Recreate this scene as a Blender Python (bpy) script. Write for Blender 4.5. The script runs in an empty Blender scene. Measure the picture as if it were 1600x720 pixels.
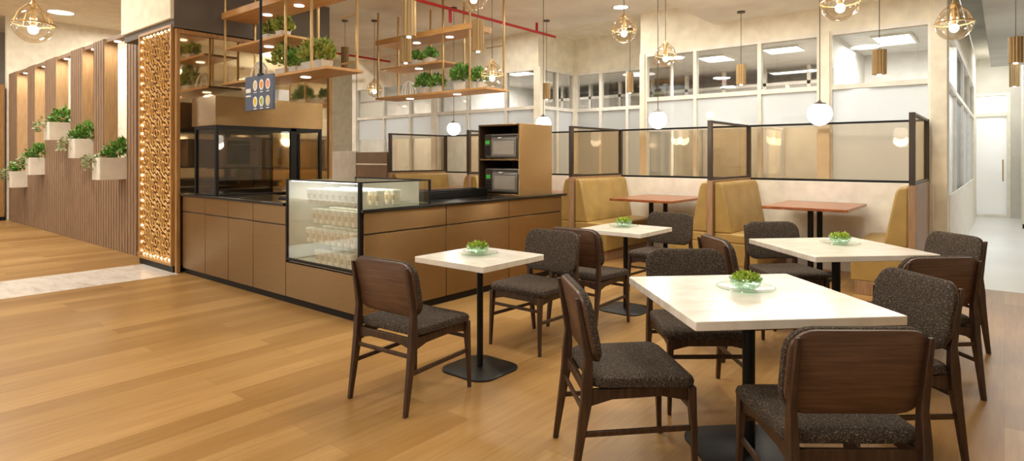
import bpy, bmesh, math, random
from mathutils import Vector
PI = math.pi
sc = bpy.context.scene
C = sc.collection

# ------------------------------------------------------------------ camera
cam_d = bpy.data.cameras.new('camera'); cam = bpy.data.objects.new('camera', cam_d); C.objects.link(cam)
cam.location = (0, 0, 1.4); cam.rotation_euler = (PI/2, 0, math.radians(39.4))
cam_d.sensor_fit = 'HORIZONTAL'; cam_d.sensor_width = 36.0; cam_d.lens = 36.0*936/1600
cam_d.shift_y = -(360-246)/1600.0; cam_d.clip_start = .05; cam_d.clip_end = 200
sc.camera = cam

# ------------------------------------------------------------------ exposure, world, room lights
sc.view_settings.view_transform = 'Standard'; sc.view_settings.look = 'None'
sc.view_settings.gamma = 1.0; sc.view_settings.use_curve_mapping = False
sc.view_settings.exposure = -0.1
sc.cycles.use_denoising = True
sc.cycles.max_bounces = 10; sc.cycles.transparent_max_bounces = 24
sc.cycles.diffuse_bounces = 5; sc.cycles.glossy_bounces = 5; sc.cycles.transmission_bounces = 6
sc.cycles.sample_clamp_indirect = 4.0
sc.cycles.caustics_reflective = False; sc.cycles.caustics_refractive = False
w = bpy.data.worlds.new('world'); sc.world = w; w.use_nodes = True
bg = w.node_tree.nodes['Background']; bg.inputs[1].default_value = 1.0
# made-up surroundings: noise-banded light by direction, added to vary the metal reflections
_n, _l = w.node_tree.nodes, w.node_tree.links
_tc = _n.new('ShaderNodeTexCoord'); _mp = _n.new('ShaderNodeMapping'); _mp.inputs['Scale'].default_value = (3.2, 3.2, .25)
_no = _n.new('ShaderNodeTexNoise'); _no.inputs['Scale'].default_value = 1.6; _no.inputs['Detail'].default_value = 1.5
_rp = _n.new('ShaderNodeValToRGB'); _rp.color_ramp.elements[0].position = .38; _rp.color_ramp.elements[0].color = (.34, .31, .27, 1)
_rp.color_ramp.elements[1].position = .64; _rp.color_ramp.elements[1].color = (2.1, 2.0, 1.84, 1)
_l.new(_tc.outputs['Generated'], _mp.inputs['Vector']); _l.new(_mp.outputs[0], _no.inputs['Vector']); _l.new(_no.outputs['Fac'], _rp.inputs['Fac']); _l.new(_rp.outputs['Color'], bg.inputs[0])

def area(x, y, z, size, power, col=(1, .80, .55), rot=(0, 0, 0), size_y=None, name='ceiling_area_light'):
    d = bpy.data.lights.new(name, 'AREA'); d.energy = power; d.color = col
    d.shape = 'RECTANGLE' if size_y else 'DISK'; d.size = size
    if size_y: d.size_y = size_y
    o = bpy.data.objects.new(name, d); C.objects.link(o); o.location = (x, y, z); o.rotation_euler = rot
    return o
WARM = (1, .95, .84)
for (x, y) in ((-1.0, .8), (-3.6, .6), (-6.0, .6), (-.6, 3.6), (-2.7, 3.3), (-1.8, 5.4), (-5.6, 4.6), (-3.6, 6.6), (-3.0, -1.6), (-6.6, -1.6)):  # assumed ceiling lights out of view, with no fixtures built
    area(x, y, 3.26 if x > -3.2 else 3.58, .45, 30, WARM)
for (x, y) in ((-.95, 7.3), (-2.6, 7.3), (-4.6, 7.5), (-6.6, 7.4)):  # washers added to brighten the posts and bulkhead of the glazed wall
    area(x, y, 3.26 if x > -3.2 else 3.58, .35, 24, WARM)
for (x, y) in ((-10.2, .8), (-13.0, 1.6), (-16.0, 1.2), (-10, -2), (-13, 5.5), (-16, 5.5)):
    area(x, y, 4.5, .5, 110, WARM)
for (x, y) in ((-10.2, 10.3), (-7.9, 10.3), (-3.4, 10.2), (-2.3, 10.2)):
    area(x, y, 2.99, 1.1, 75, (1, .97, .93), size_y=.5, name='office_panel_light')
area(-1.15, 9.9, 2.99, 1.0, 80, (1, .97, .92), size_y=.5, name='office_panel_light')
area(0.3, 11.5, 3.12, .5, 50, (.92, .97, 1), size_y=3.5, name='corridor_fill_light')  # fill added to brighten the corridor, no fixture built
area(-5.3, 9.0, 2.96, .6, 10, (1, .95, .9), name='office_panel_light')  # lights the window recess, where no panel is built

# ------------------------------------------------------------------ materials
def lin(c):
    return tuple(((v/255)/12.92 if v/255 <= .04045 else ((v/255+.055)/1.055)**2.4) for v in c) + (1,)
MATS = {}
def nt(name):
    m = bpy.data.materials.new(name); m.use_nodes = True
    return m, m.node_tree.nodes, m.node_tree.links, m.node_tree.nodes['Principled BSDF']
def setp(b, rgb=None, rough=.5, metal=0, spec=.5, coat=0, emis=None, es=0):
    if rgb is not None: b.inputs['Base Color'].default_value = lin(rgb)
    b.inputs['Roughness'].default_value = rough; b.inputs['Metallic'].default_value = metal
    b.inputs['Specular IOR Level'].default_value = spec; b.inputs['Coat Weight'].default_value = coat
    if emis: b.inputs['Emission Color'].default_value = tuple(emis)+(1,); b.inputs['Emission Strength'].default_value = es
def coords(n, l, scale=(1, 1, 1), rot=(0, 0, 0), kind='Object'):
    tc = n.new('ShaderNodeTexCoord'); mp = n.new('ShaderNodeMapping')
    mp.inputs['Scale'].default_value = scale; mp.inputs['Rotation'].default_value = rot
    l.new(tc.outputs[kind], mp.inputs['Vector']); return mp.outputs['Vector']
def noise(n, l, vec, scale, detail=3, rough=.5):
    t = n.new('ShaderNodeTexNoise'); t.inputs['Scale'].default_value = scale; t.inputs['Detail'].default_value = detail
    t.inputs['Roughness'].default_value = rough; l.new(vec, t.inputs['Vector']); return t
def ramp(n, l, fac, stops):
    r = n.new('ShaderNodeValToRGB'); e = r.color_ramp.elements
    while len(e) < len(stops): e.new(.5)
    for i, (p, c) in enumerate(stops): e[i].position = p; e[i].color = lin(c)
    l.new(fac, r.inputs['Fac']); return r
def bump(n, l, b, h, strength=.2, dist=.01):
    bp = n.new('ShaderNodeBump'); bp.inputs['Strength'].default_value = strength; bp.inputs['Distance'].default_value = dist
    l.new(h, bp.inputs['Height']); l.new(bp.outputs['Normal'], b.inputs['Normal'])

def plain(name, rgb, rough=.5, metal=0, spec=.5, coat=0, var=.0, vs=6):
    m, n, l, b = nt(name); setp(b, rgb, rough, metal, spec, coat)
    v = coords(n, l); t = noise(n, l, v, vs, 4)
    k = var or .04
    r = ramp(n, l, t.outputs['Fac'], [(.3, tuple(max(0, c*(1-k)) for c in rgb)), (.7, tuple(min(255, c*(1+k)) for c in rgb))])
    l.new(r.outputs['Color'], b.inputs['Base Color']); MATS[name] = m; return m
def wood(name, c0, c1, c2, rough=.4, scale=(1, 1, 14), coat=0, bs=.08, ns=3.0):
    m, n, l, b = nt(name); setp(b, c1, rough, coat=coat)
    v = coords(n, l, scale); t = noise(n, l, v, ns, 6, .6)
    r = ramp(n, l, t.outputs['Fac'], [(.28, c0), (.5, c1), (.72, c2)])
    l.new(r.outputs['Color'], b.inputs['Base Color']); bump(n, l, b, t.outputs['Fac'], bs, .004)
    MATS[name] = m; return m
def emit(name, rgb, strength):
    m, n, l, b = nt(name); setp(b, (255, 255, 255), .4, emis=rgb, es=strength); MATS[name] = m; return m
def glass(name, tint, gloss=.08, rough=.02, edge=True):
    m = bpy.data.materials.new(name); m.use_nodes = True; n, l = m.node_tree.nodes, m.node_tree.links
    n.clear(); out = n.new('ShaderNodeOutputMaterial'); mix = n.new('ShaderNodeMixShader')
    tr = n.new('ShaderNodeBsdfTransparent'); tr.inputs[0].default_value = tint+(1,)
    gl = n.new('ShaderNodeBsdfGlossy'); gl.inputs['Roughness'].default_value = rough; gl.inputs[0].default_value = (.95, .95, .95, 1)
    lw = n.new('ShaderNodeLayerWeight'); lw.inputs['Blend'].default_value = .25
    mr = n.new('ShaderNodeMapRange'); mr.inputs['To Min'].default_value = gloss*.6; mr.inputs['To Max'].default_value = min(1, gloss*3.5)
    l.new(lw.outputs['Fresnel'], mr.inputs['Value']); l.new(mr.outputs['Result'], mix.inputs['Fac'])
    l.new(tr.outputs[0], mix.inputs[1]); l.new(gl.outputs[0], mix.inputs[2]); l.new(mix.outputs[0], out.inputs['Surface'])
    MATS[name] = m; return m
def frosted(name, rgb, clear=.25):
    m = bpy.data.materials.new(name); m.use_nodes = True; n, l = m.node_tree.nodes, m.node_tree.links
    n.clear(); out = n.new('ShaderNodeOutputMaterial')
    tr = n.new('ShaderNodeBsdfTransparent'); tr.inputs[0].default_value = (.9, .93, .95, 1)
    df = n.new('ShaderNodeBsdfDiffuse'); df.inputs[0].default_value = lin(rgb)
    tl = n.new('ShaderNodeBsdfTranslucent'); tl.inputs[0].default_value = lin(rgb)
    m1 = n.new('ShaderNodeMixShader'); m1.inputs[0].default_value = .5; l.new(df.outputs[0], m1.inputs[1]); l.new(tl.outputs[0], m1.inputs[2])
    m2 = n.new('ShaderNodeMixShader'); m2.inputs[0].default_value = clear; l.new(m1.outputs[0], m2.inputs[1]); l.new(tr.outputs[0], m2.inputs[2])
    gl = n.new('ShaderNodeBsdfGlossy'); gl.inputs['Roughness'].default_value = .05
    m3 = n.new('ShaderNodeMixShader'); m3.inputs[0].default_value = .05; l.new(m2.outputs[0], m3.inputs[1]); l.new(gl.outputs[0], m3.inputs[2])
    l.new(m3.outputs[0], out.inputs['Surface']); MATS[name] = m; return m

def floor_mat():
    m, n, l, b = nt('oak_planks'); setp(b, None, .36, spec=.22, coat=.03); b.inputs['Coat Roughness'].default_value = .2
    v = coords(n, l, (1, 1, 1), (0, 0, PI/2))
    br = n.new('ShaderNodeTexBrick'); br.offset = .37; br.offset_frequency = 2
    br.inputs['Scale'].default_value = 1.0; br.inputs['Brick Width'].default_value = 1.7; br.inputs['Row Height'].default_value = .17
    br.inputs['Mortar Size'].default_value = .0012; br.inputs['Mortar Smooth'].default_value = .2; br.inputs['Bias'].default_value = 0
    br.inputs['Color1'].default_value = lin((192, 159, 107)); br.inputs['Color2'].default_value = lin((166, 132, 82)); br.inputs['Mortar'].default_value = lin((146, 114, 70))
    l.new(v, br.inputs['Vector'])
    v2 = coords(n, l, (14, .9, 1)); t = noise(n, l, v2, 2.2, 7, .62)
    r = ramp(n, l, t.outputs['Fac'], [(.25, (196, 166, 132)), (.5, (232, 214, 190)), (.78, (255, 246, 232))])
    mx = n.new('ShaderNodeMix'); mx.data_type = 'RGBA'; mx.blend_type = 'MULTIPLY'; mx.inputs['Factor'].default_value = .55
    l.new(br.outputs['Color'], mx.inputs['A']); l.new(r.outputs['Color'], mx.inputs['B'])
    v3 = coords(n, l, (1, .35, 1)); t3 = noise(n, l, v3, .9, 3)
    r3 = ramp(n, l, t3.outputs['Fac'], [(.35, (226, 216, 204)), (.65, (255, 255, 255))])
    mx2 = n.new('ShaderNodeMix'); mx2.data_type = 'RGBA'; mx2.blend_type = 'MULTIPLY'; mx2.inputs['Factor'].default_value = .7
    l.new(mx.outputs['Result'], mx2.inputs['A']); l.new(r3.outputs['Color'], mx2.inputs['B'])
    l.new(mx2.outputs['Result'], b.inputs['Base Color'])
    bump(n, l, b, t.outputs['Fac'], .04, .003); MATS['floor'] = m
floor_mat()
def fabric_mat():
    m, n, l, b = nt('charcoal_tweed'); setp(b, None, .85, spec=.15)
    v = coords(n, l); t = noise(n, l, v, 420, 2, .7); t2 = noise(n, l, v, 170, 2, .6)
    mul = n.new('ShaderNodeMath'); mul.operation = 'ADD'; l.new(t.outputs['Fac'], mul.inputs[0]); l.new(t2.outputs['Fac'], mul.inputs[1])
    hf = n.new('ShaderNodeMath'); hf.operation = 'MULTIPLY'; hf.inputs[1].default_value = .5; l.new(mul.outputs[0], hf.inputs[0])
    r = ramp(n, l, hf.outputs[0], [(.36, (40, 34, 30)), (.5, (64, 55, 48)), (.58, (90, 79, 69)), (.68, (190, 178, 160))])
    l.new(r.outputs['Color'], b.inputs['Base Color']); bump(n, l, b, t.outputs['Fac'], .35, .002)
    b.inputs['Sheen Weight'].default_value = .0; MATS['fabric'] = m
fabric_mat()
def stone_mat():
    m, n, l, b = nt('white_tabletop'); setp(b, None, .22, spec=.5, coat=.2)
    v = coords(n, l, (1.2, 4, 1), (0, 0, .6)); t = noise(n, l, v, 3, 6, .65)
    r = ramp(n, l, t.outputs['Fac'], [(.3, (218, 208, 194)), (.55, (236, 230, 220)), (.75, (243, 238, 230))])
    l.new(r.outputs['Color'], b.inputs['Base Color']); MATS['tabletop'] = m
stone_mat()
def marble_mat():
    m, n, l, b = nt('white_marble'); setp(b, None, .25)
    v = coords(n, l, (1, 3, 1), (0, 0, .5)); t = noise(n, l, v, 2.5, 8, .7)
    r = ramp(n, l, t.outputs['Fac'], [(.3, (196, 186, 178)), (.5, (230, 224, 218)), (.75, (240, 236, 232))])
    l.new(r.outputs['Color'], b.inputs['Base Color']); MATS['marble'] = m
marble_mat()
def bronze_mat(name, c0, c1, rough):
    m, n, l, b = nt(name); setp(b, None, rough, metal=.85)
    v = coords(n, l, (1.5, 1.5, 160)); t = noise(n, l, v, 3, 4)
    r = ramp(n, l, t.outputs['Fac'], [(.3, c0), (.7, c1)]); l.new(r.outputs['Color'], b.inputs['Base Color'])
    # horizontal brushing: each hair scratch tips the normal up or down, so reflections smear vertically
    v2 = coords(n, l, (900, 900, 900)); wn_ = n.new('ShaderNodeTexWhiteNoise'); wn_.noise_dimensions = '3D'; l.new(v2, wn_.inputs['Vector'])
    mr = n.new('ShaderNodeMapRange'); mr.inputs['To Min'].default_value = -.42; mr.inputs['To Max'].default_value = .42; l.new(wn_.outputs['Value'], mr.inputs['Value'])
    cb = n.new('ShaderNodeCombineXYZ'); l.new(mr.outputs['Result'], cb.inputs['Z'])
    ge = n.new('ShaderNodeNewGeometry'); ad = n.new('ShaderNodeVectorMath'); ad.operation = 'ADD'; l.new(ge.outputs['Normal'], ad.inputs[0]); l.new(cb.outputs[0], ad.inputs[1])
    no = n.new('ShaderNodeVectorMath'); no.operation = 'NORMALIZE'; l.new(ad.outputs[0], no.inputs[0]); l.new(no.outputs[0], b.inputs['Normal']); MATS[name] = m
bronze_mat('bronze', (142, 114, 76), (160, 130, 90), .2)
bronze_mat('bronze_light', (178, 146, 102), (192, 160, 114), .2)
plain('black_metal', (13, 12, 11), .45, 0, .3)
plain('black_stone', (24, 21, 19), .16, spec=.5)
plain('dark_frame', (66, 55, 46), .42, .4)
plain('cream', (240, 233, 214), .8)
plain('plaster', (245, 242, 234), .85, var=.06, vs=1.2)
plain('plaster_grey', (206, 204, 196), .85, var=.07, vs=1.0)
plain('charcoal_wall', (112, 105, 97), .8, var=.05, vs=1.5)
plain('white_paint', (236, 231, 220), .55)
plain('office_white', (236, 234, 230), .7)
plain('office_grey', (172, 166, 158), .6)
plain('office_brown', (104, 84, 66), .6)
plain('office_floor', (168, 164, 158), .5)
plain('tile_white', (222, 222, 218), .28, var=.03, vs=.8)
plain('mustard', (168, 138, 78), .45, var=.06, vs=5)
plain('brass', (194, 162, 112), .36, .7)
plain('fluted_bronze', (158, 130, 88), .5, .35)
plain('brass_bright', (214, 168, 96), .55, .25)
plain('white_ceramic', (226, 219, 206), .4)
plain('concrete_pot', (206, 200, 190), .7)
plain('red_pipe', (190, 30, 34), .4)
plain('soil', (60, 45, 32), .9)
plain('tub_white', (232, 222, 202), .45)
plain('tub_label', (196, 172, 138), .6)
plain('microwave_grey', (136, 131, 123), .35, .6)
plain('microwave_window', (172, 163, 150), .25, .3)
plain('dark_wood_panel', (70, 52, 38), .35)
plain('menu_blue', (74, 84, 108), .45)
plain('paper_white', (236, 234, 226), .5)
plain('food_orange', (236, 140, 20), .5)
plain('food_pink', (232, 140, 112), .5)
plain('food_yellow', (226, 190, 30), .5)
plain('food_green', (150, 180, 70), .5)
plain('food_cream', (214, 204, 160), .5)
plain('door_beige', (206, 194, 174), .6)
plain('dark_cap', (86, 76, 66), .4, .5)
plain('board_grey', (204, 196, 184), .5)
plain('board_brown', (134, 108, 84), .5)
wood('walnut', (44, 28, 18), (62, 41, 27), (84, 57, 38), .42, (18, 18, 2.0))
wood('walnut_shell', (70, 48, 34), (90, 64, 47), (108, 79, 59), .42, (1.5, 20, 26))
wood('shelf_oak', (180, 130, 72), (204, 154, 92), (222, 174, 112), .42, (1.2, 14, 14))
wood('slat_wood', (112, 88, 68), (142, 114, 90), (164, 134, 108), .5, (22, 22, 1.2))
wood('jamb_wood', (176, 138, 98), (196, 160, 118), (210, 176, 136), .5, (22, 22, 1.2))
wood('divider_wood', (134, 104, 76), (160, 126, 94), (178, 144, 110), .45, (16, 16, 1.2))
wood('lattice_back', (112, 80, 48), (126, 92, 56), (140, 104, 66), .6)
wood('teak', (112, 58, 28), (150, 86, 46), (184, 120, 72), .3, (3, 22, 10), coat=.2)
wood('frame_wood', (150, 108, 60), (174, 130, 76), (192, 148, 94), .4, (14, 14, 1.5))
emit('lamp_opal', (1, .95, .86), 4.5)
emit('lamp_bulb', (1, .82, .52), 16)
emit('lamp_disc', (1, .93, .8), 4)
emit('panel_light', (1, .98, .94), 5)
emit('led_gold', (1, .76, .38), 6)
plain('lcd_green', (70, 190, 70), .4)
emit('lightbox', (1, .98, .95), 1.6)
glass('clear_glass', (.98, .985, .98), .05)
glass('office_glass', (.86, .86, .84), .10)
glass('bronze_glass', (.91, .85, .76), .03)
glass('case_glass', (.95, .975, .955), .08)
glass('hood_glass', (.80, .75, .68), .08)
glass('lamp_glass', (.99, .96, .9), .16)
glass('bowl_glass', (.84, .94, .87), .09, .06)
glass('plate_glass', (.95, .98, .965), .05, .08)
frosted('frosted_glass', (226, 228, 228), .25)
frosted('door_glass', (238, 237, 233), .2)
def mirror_mat():
    m, n, l, b = nt('bronze_mirror'); setp(b, (212, 192, 158), .05, metal=.95)
    v = coords(n, l); t = noise(n, l, v, 1.5, 2); bump(n, l, b, t.outputs['Fac'], .01, .01); MATS['mirror'] = m
mirror_mat()
def leaf_mat(name, c0, c1, c2):
    m, n, l, b = nt(name); setp(b, c1, .5)
    v = coords(n, l); t = noise(n, l, v, 35, 2)
    r = ramp(n, l, t.outputs['Fac'], [(.3, c0), (.5, c1), (.7, c2)]); l.new(r.outputs['Color'], b.inputs['Base Color'])
    b.inputs['Subsurface Weight'].default_value = 0.0; MATS[name] = m
leaf_mat('leaf', (66, 108, 44), (102, 150, 62), (150, 190, 96))
leaf_mat('leaf_olive', (108, 124, 50), (148, 160, 70), (188, 194, 104))
leaf_mat('leaf_pale', (124, 138, 96), (158, 168, 124), (184, 190, 150))
leaf_mat('leaf_salad', (120, 150, 40), (164, 188, 64), (204, 214, 112))

# ------------------------------------------------------------------ mesh helpers
class MB:
    def __init__(s): s.v = []; s.f = []
    def add(s, vs, fs):
        o = len(s.v); s.v += [tuple(p) for p in vs]; s.f += [tuple(i+o for i in f) for f in fs]; return s
    def box(s, x0, x1, y0, y1, z0, z1):
        vs = [(x, y, z) for z in (z0, z1) for y in (y0, y1) for x in (x0, x1)]
        return s.add(vs, [(0, 2, 3, 1), (4, 5, 7, 6), (0, 1, 5, 4), (2, 6, 7, 3), (0, 4, 6, 2), (1, 3, 7, 5)])
    def loft(s, rings, cap=True):
        n = len(rings[0]); vs = [p for r in rings for p in r]; fs = []
        for i in range(len(rings)-1):
            for j in range(n):
                k = (j+1) % n; fs.append((i*n+j, i*n+k, (i+1)*n+k, (i+1)*n+j))
        if cap: fs.append(tuple(range(n-1, -1, -1))); fs.append(tuple((len(rings)-1)*n+j for j in range(n)))
        return s.add(vs, fs)
    def lathe(s, prof, n=24, c=(0, 0, 0), cap=True):
        return s.loft([[(c[0]+r*math.cos(2*PI*j/n), c[1]+r*math.sin(2*PI*j/n), c[2]+z) for j in range(n)] for r, z in prof], cap)
    def tube(s, pts, r, n=8, closed=False):
        pts = [Vector(p) for p in pts]; rings = []; m = len(pts); up = None
        for i, p in enumerate(pts):
            a = pts[(i-1) % m] if (closed or i > 0) else p
            b = pts[(i+1) % m] if (closed or i < m-1) else p
            t = (b-a).normalized()
            if up is None: up = Vector((0, 0, 1)) if abs(t.z) < .9 else Vector((1, 0, 0))
            x = t.cross(up).normalized(); y = x.cross(t).normalized(); up = y
            rr = r[i] if isinstance(r, (list, tuple)) else r
            rings.append([p + x*rr*math.cos(2*PI*j/n) + y*rr*math.sin(2*PI*j/n) for j in range(n)])
        if closed: rings.append(rings[0])
        return s.loft(rings, not closed)
    def post(s, pts):      # pts: (x, y, z, half width, half depth): a rectangular leg lofted through level sections
        return s.loft([[(x-a, y-b, z), (x+a, y-b, z), (x+a, y+b, z), (x-a, y+b, z)] for x, y, z, a, b in pts])
    def prism(s, outline, a0, a1, axis='z'):
        def P(u, v, a): return {'z': (u, v, a), 'x': (a, u, v), 'y': (u, a, v)}[axis]
        n = len(outline); vs = [P(u, v, a0) for u, v in outline]+[P(u, v, a1) for u, v in outline]
        fs = [(i, (i+1) % n, n+(i+1) % n, n+i) for i in range(n)]+[tuple(range(n-1, -1, -1)), tuple(range(n, 2*n))]
        return s.add(vs, fs)
    def sphere(s, c, r, n=20, m=12, z0=-1., z1=1., sx=1, sy=1, sz=1):
        a0, a1 = math.asin(z0), math.asin(z1)
        return s.lathe_s([(r*math.cos(a0+(a1-a0)*i/m), r*sz*math.sin(a0+(a1-a0)*i/m)) for i in range(m+1)], n, c, sx, sy)
    def lathe_s(s, prof, n, c, sx, sy):
        return s.loft([[(c[0]+sx*max(r, 1e-4)*math.cos(2*PI*j/n), c[1]+sy*max(r, 1e-4)*math.sin(2*PI*j/n), c[2]+z) for j in range(n)] for r, z in prof], False)
    def build(s, name, mat, parent=None, bevel=0, seg=2, smooth=True, solid=0):
        me = bpy.data.meshes.new(name); me.from_pydata(s.v, [], s.f); me.update()
        bm = bmesh.new(); bm.from_mesh(me); bmesh.ops.recalc_face_normals(bm, faces=bm.faces); bm.to_mesh(me); bm.free()
        if smooth:
            for p in me.polygons: p.use_smooth = True
            me.set_sharp_from_angle(angle=math.radians(38))
        me.materials.append(MATS[mat] if isinstance(mat, str) else mat)
        o = bpy.data.objects.new(name, me); C.objects.link(o)
        if parent is not None: o.parent = parent
        if solid:
            md = o.modifiers.new('solid', 'SOLIDIFY'); md.thickness = solid
        if bevel:
            md = o.modifiers.new('bevel', 'BEVEL'); md.width = bevel; md.segments = seg; md.limit_method = 'ANGLE'; md.angle_limit = math.radians(40)
        return o
def rrect(w, d, r, n=5, c=(0, 0), power=None):
    pts = []
    for (sx, sy, a0) in ((1, 1, 0), (-1, 1, PI/2), (-1, -1, PI), (1, -1, 1.5*PI)):
        for i in range(n+1):
            a = a0+PI/2*i/n; pts.append((c[0]+sx*(w/2-r)+r*math.cos(a), c[1]+sy*(d/2-r)+r*math.sin(a)))
    return pts
def tag(o, label, cat, group=None, kind=None):
    o['label'] = label; o['category'] = cat
    if group: o['group'] = group
    if kind: o['kind'] = kind
    return o
def thing(name, label, cat, loc=(0, 0, 0), rz=0, group=None):
    o = bpy.data.objects.new(name, None); C.objects.link(o); o.location = loc; o.rotation_euler = (0, 0, rz)
    o.empty_display_size = .1
    return tag(o, label, cat, group)
def struct(name, mb, mat, parent=None, bevel=0, label=None, smooth=False):
    o = mb.build(name, mat, parent, bevel, smooth=smooth)
    if parent is None:
        o['kind'] = 'structure'
        if label: o['label'] = label; o['category'] = name.split('_')[0]
    return o
def copy_tree(o, parent=None):
    c = o.copy(); C.objects.link(c)
    if parent is not None: c.parent = parent
    for ch in list(o.children): copy_tree(ch, c)
    return c
def dup(o, loc, rz=0, label=None, group=None):
    c = copy_tree(o); c.location = loc; c.rotation_euler = (0, 0, rz)
    if label: c['label'] = label
    if group: c['group'] = group
    return c

# ------------------------------------------------------------------ the setting
FX, FY = -4.15, 3.07           # outer corner of the counter
GY = 8.45                      # glazed office wall
CZ = 3.63
struct('floor', MB().box(-20, 4, -5, 13.5, -.1, 0), 'floor', label='oak plank floor running through the cafe')
struct('trim_1', MB().box(-8.74, -7.65, -5, 3.02, -.05, .002), 'marble', label='white marble strip inlaid across the oak floor')
struct('floor_corridor', MB().box(-.55, 1.6, 8.1, 19, -.05, .003), 'tile_white', label='pale tiled floor of the side corridor')
struct('floor_office', MB().box(-19, -.6, GY+.06, 13.4, -.05, .004), 'office_floor', label='grey office floor behind the glazed wall')
struct('wall_unseen_right', MB().box(3.9, 4, -5, 15.3, 0, 3.72), 'cream', label='unseen cream wall added at the right to darken floor reflections')  # unseen wall, added so the floor reflects less brightness
struct('ceiling', MB().box(-7.75, -3.2, -5, GY+.1, CZ, CZ+.15).box(-11.6, -7.75, 5.16, GY+.1, CZ, CZ+.15), 'plaster', label='plastered main ceiling above the counter')
struct('ceiling_lowered', MB().box(-3.2, -.5, -5, GY, 3.3, CZ+.15), 'plaster', label='lowered cream ceiling over the dining tables')
struct('ceiling_hall', MB().box(-20, -7.75, -5, 13.4, 4.6, 4.75), 'cream', label='high cream ceiling of the entrance hall')
struct('ceiling_corridor', MB().box(-.5, 4, -5, 19, 3.72, 3.85), 'plaster_grey', label='grey upper ceiling along the corridor')
struct('beam_corridor', MB().box(-.2, 4, 4.5, 15.3, 3.2, 3.72), 'plaster_grey', bevel=.01, label='pale dropped soffit over the corridor')
0 and struct('beam', MB().box(-7.75, -3.2, 6.7, 7.2, 3.42, CZ), 'plaster', bevel=.01, label='shallow plaster beam under the main ceiling')
# hall end
struct('wall_left', MB().box(-17.5, -17.35, 3.2, 13, 0, 4.6), 'cream', label='cream wall at the far end of the hall')
struct('wall_hall', MB().box(-20, -19.8, -5, 13, 0, 4.6), 'office_grey', label='grey wall beyond the hall')
struct('wall_rear', MB().box(-19.8, -11.6, 13.0, 13.2, 0, 4.6), 'office_white', label='white rear wall of the hall')
struct('wall_bulkhead', MB().box(-9.4, -7.75, 3.0, 5.16, 2.98, 4.6), 'charcoal_wall', label='dark grey bulkhead above the mirrored wall')
struct('wall_bulkhead_front', MB().box(-9.4, -7.751, 2.96, 3.0, 3.08, 4.6), 'cream', label='cream bulkhead face above the glowing lattice')
struct('wall_core', MB().box(-9.3, -7.86, 3.12, 5.05, .1, 2.98), 'dark_wood_panel', label='dark core wall behind lattice and mirror')
# glazed office wall -------------------------------------------------------
struct('wall_back', MB().box(-11.6, -6.34, GY, GY+.12, 3.0, CZ).box(-4.36, -.55, GY, GY+.12, 3.0, 3.72).box(-6.45, -6.34, GY+.12, 9.6, 3.0, CZ).box(-6.45, -4.25, 9.6, 9.7, 3.0, CZ)
       .box(-4.36, -4.25, GY+.12, 9.6, 3.0, CZ).box(-7.75, -3.2, GY+.1, 9.7, CZ, CZ+.1), 'cream', label='cream bulkhead above the glazed office wall')
wn = [0]
def window(x0, x1, y=GY, sill=0, axis='x', lower='frosted_glass', upper='office_glass', z_t=2.29, top=3.0, fw=.05, band=None, label=''):
    """one bay of the glazed wall: frame with transom, clear pane above, frosted pane below"""
    wn[0] += 1
    f = MB(); d0, d1 = y, y+.09
    def bx(a0, a1, z0, z1, e=0, m=f):
        if axis == 'x': m.box(a0, a1, d0+e, d1-e, z0, z1)
        else: m.box(d0+e, d1-e, a0, a1, z0, z1)
    bx(x0, x0+fw/2, 0, top); bx(x1-fw/2, x1, 0, top); bx(x0+fw/2, x1-fw/2, top-.05, top); bx(x0+fw/2, x1-fw/2, 0, .08)
    bx(x0+fw/2, x1-fw/2, z_t-.03, z_t+.03)
    o = struct('window_%d' % wn[0], f, 'white_paint'); o['label'] = label or 'bay of the glazed office wall with clear top light'; o['category'] = 'window'
    g = MB(); bx(x0+fw/2, x1-fw/2, z_t+.03, top-.05, .04, g); g.build('pane', upper, o, smooth=False)
    zb = band or .08
    if band: g = MB(); bx(x0+fw/2, x1-fw/2, .08, zb, .04, g); g.build('pane', upper, o, smooth=False)
    g = MB(); bx(x0+fw/2, x1-fw/2, zb, z_t-.03, .04, g); p = g.build('pane', lower, o, smooth=False); p['label'] = 'frosted lower pane'
    return o
WL = ['glazed office bay just right of the mirror post', 'glazed office bay behind the left end of the farther hanging shelf', 'glazed office bay behind the middle of the farther hanging shelf', 'narrow glazed office bay left of the far white post',
      'bright glazed office bay behind the opal globe left of the microwave tower', 'glazed office bay above the microwave tower, left of the window recess', 'glazed office bay at the left end of the right window row',
      'second glazed office bay from the left in the right window row', 'glazed office bay left of the thick cream post', 'wide bright frosted office bay beside the corridor corner']
for a, b in ((-11.6, -10.63), (-10.63, -9.75), (-9.75, -9.06), (-8.93, -8.07), (-8.07, -7.1), (-7.1, -6.42), (-4.28, -3.49), (-3.49, -2.58), (-2.58, -1.84), (-1.71, -.66)):
    window(a, b, band=1.80 if a < -2 else None, label=WL[wn[0]])
window(GY+.1, 9.0, -6.40, axis='y', label='front bay of the recess side glazing'); window(9.0, 9.55, -6.40, axis='y', label='rear bay of the recess side glazing')
window(-6.28, -5.75, 9.56, label='left bay at the back of the window recess'); window(-5.75, -5.2, 9.56, label='middle bay at the back of the window recess'); window(-5.2, -4.36, 9.56, label='right bay at the back of the window recess')
struct('trim_2', MB().box(-9.06, -8.93, GY-.03, GY+.14, 0, 3.0), 'white_paint', label='white post in the far glazed wall')
struct('trim_3', MB().box(-6.42, -6.28, GY-.03, GY+.12, 0, 3.0).box(-6.42, -6.28, 9.55, 9.68, 0, 3.0), 'cream', label='cream posts at the left of the window recess')
struct('trim_4', MB().box(-4.36, -4.28, GY-.03, GY+.14, 0, 3.0), 'cream', label='cream post at the right of the window recess')
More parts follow.
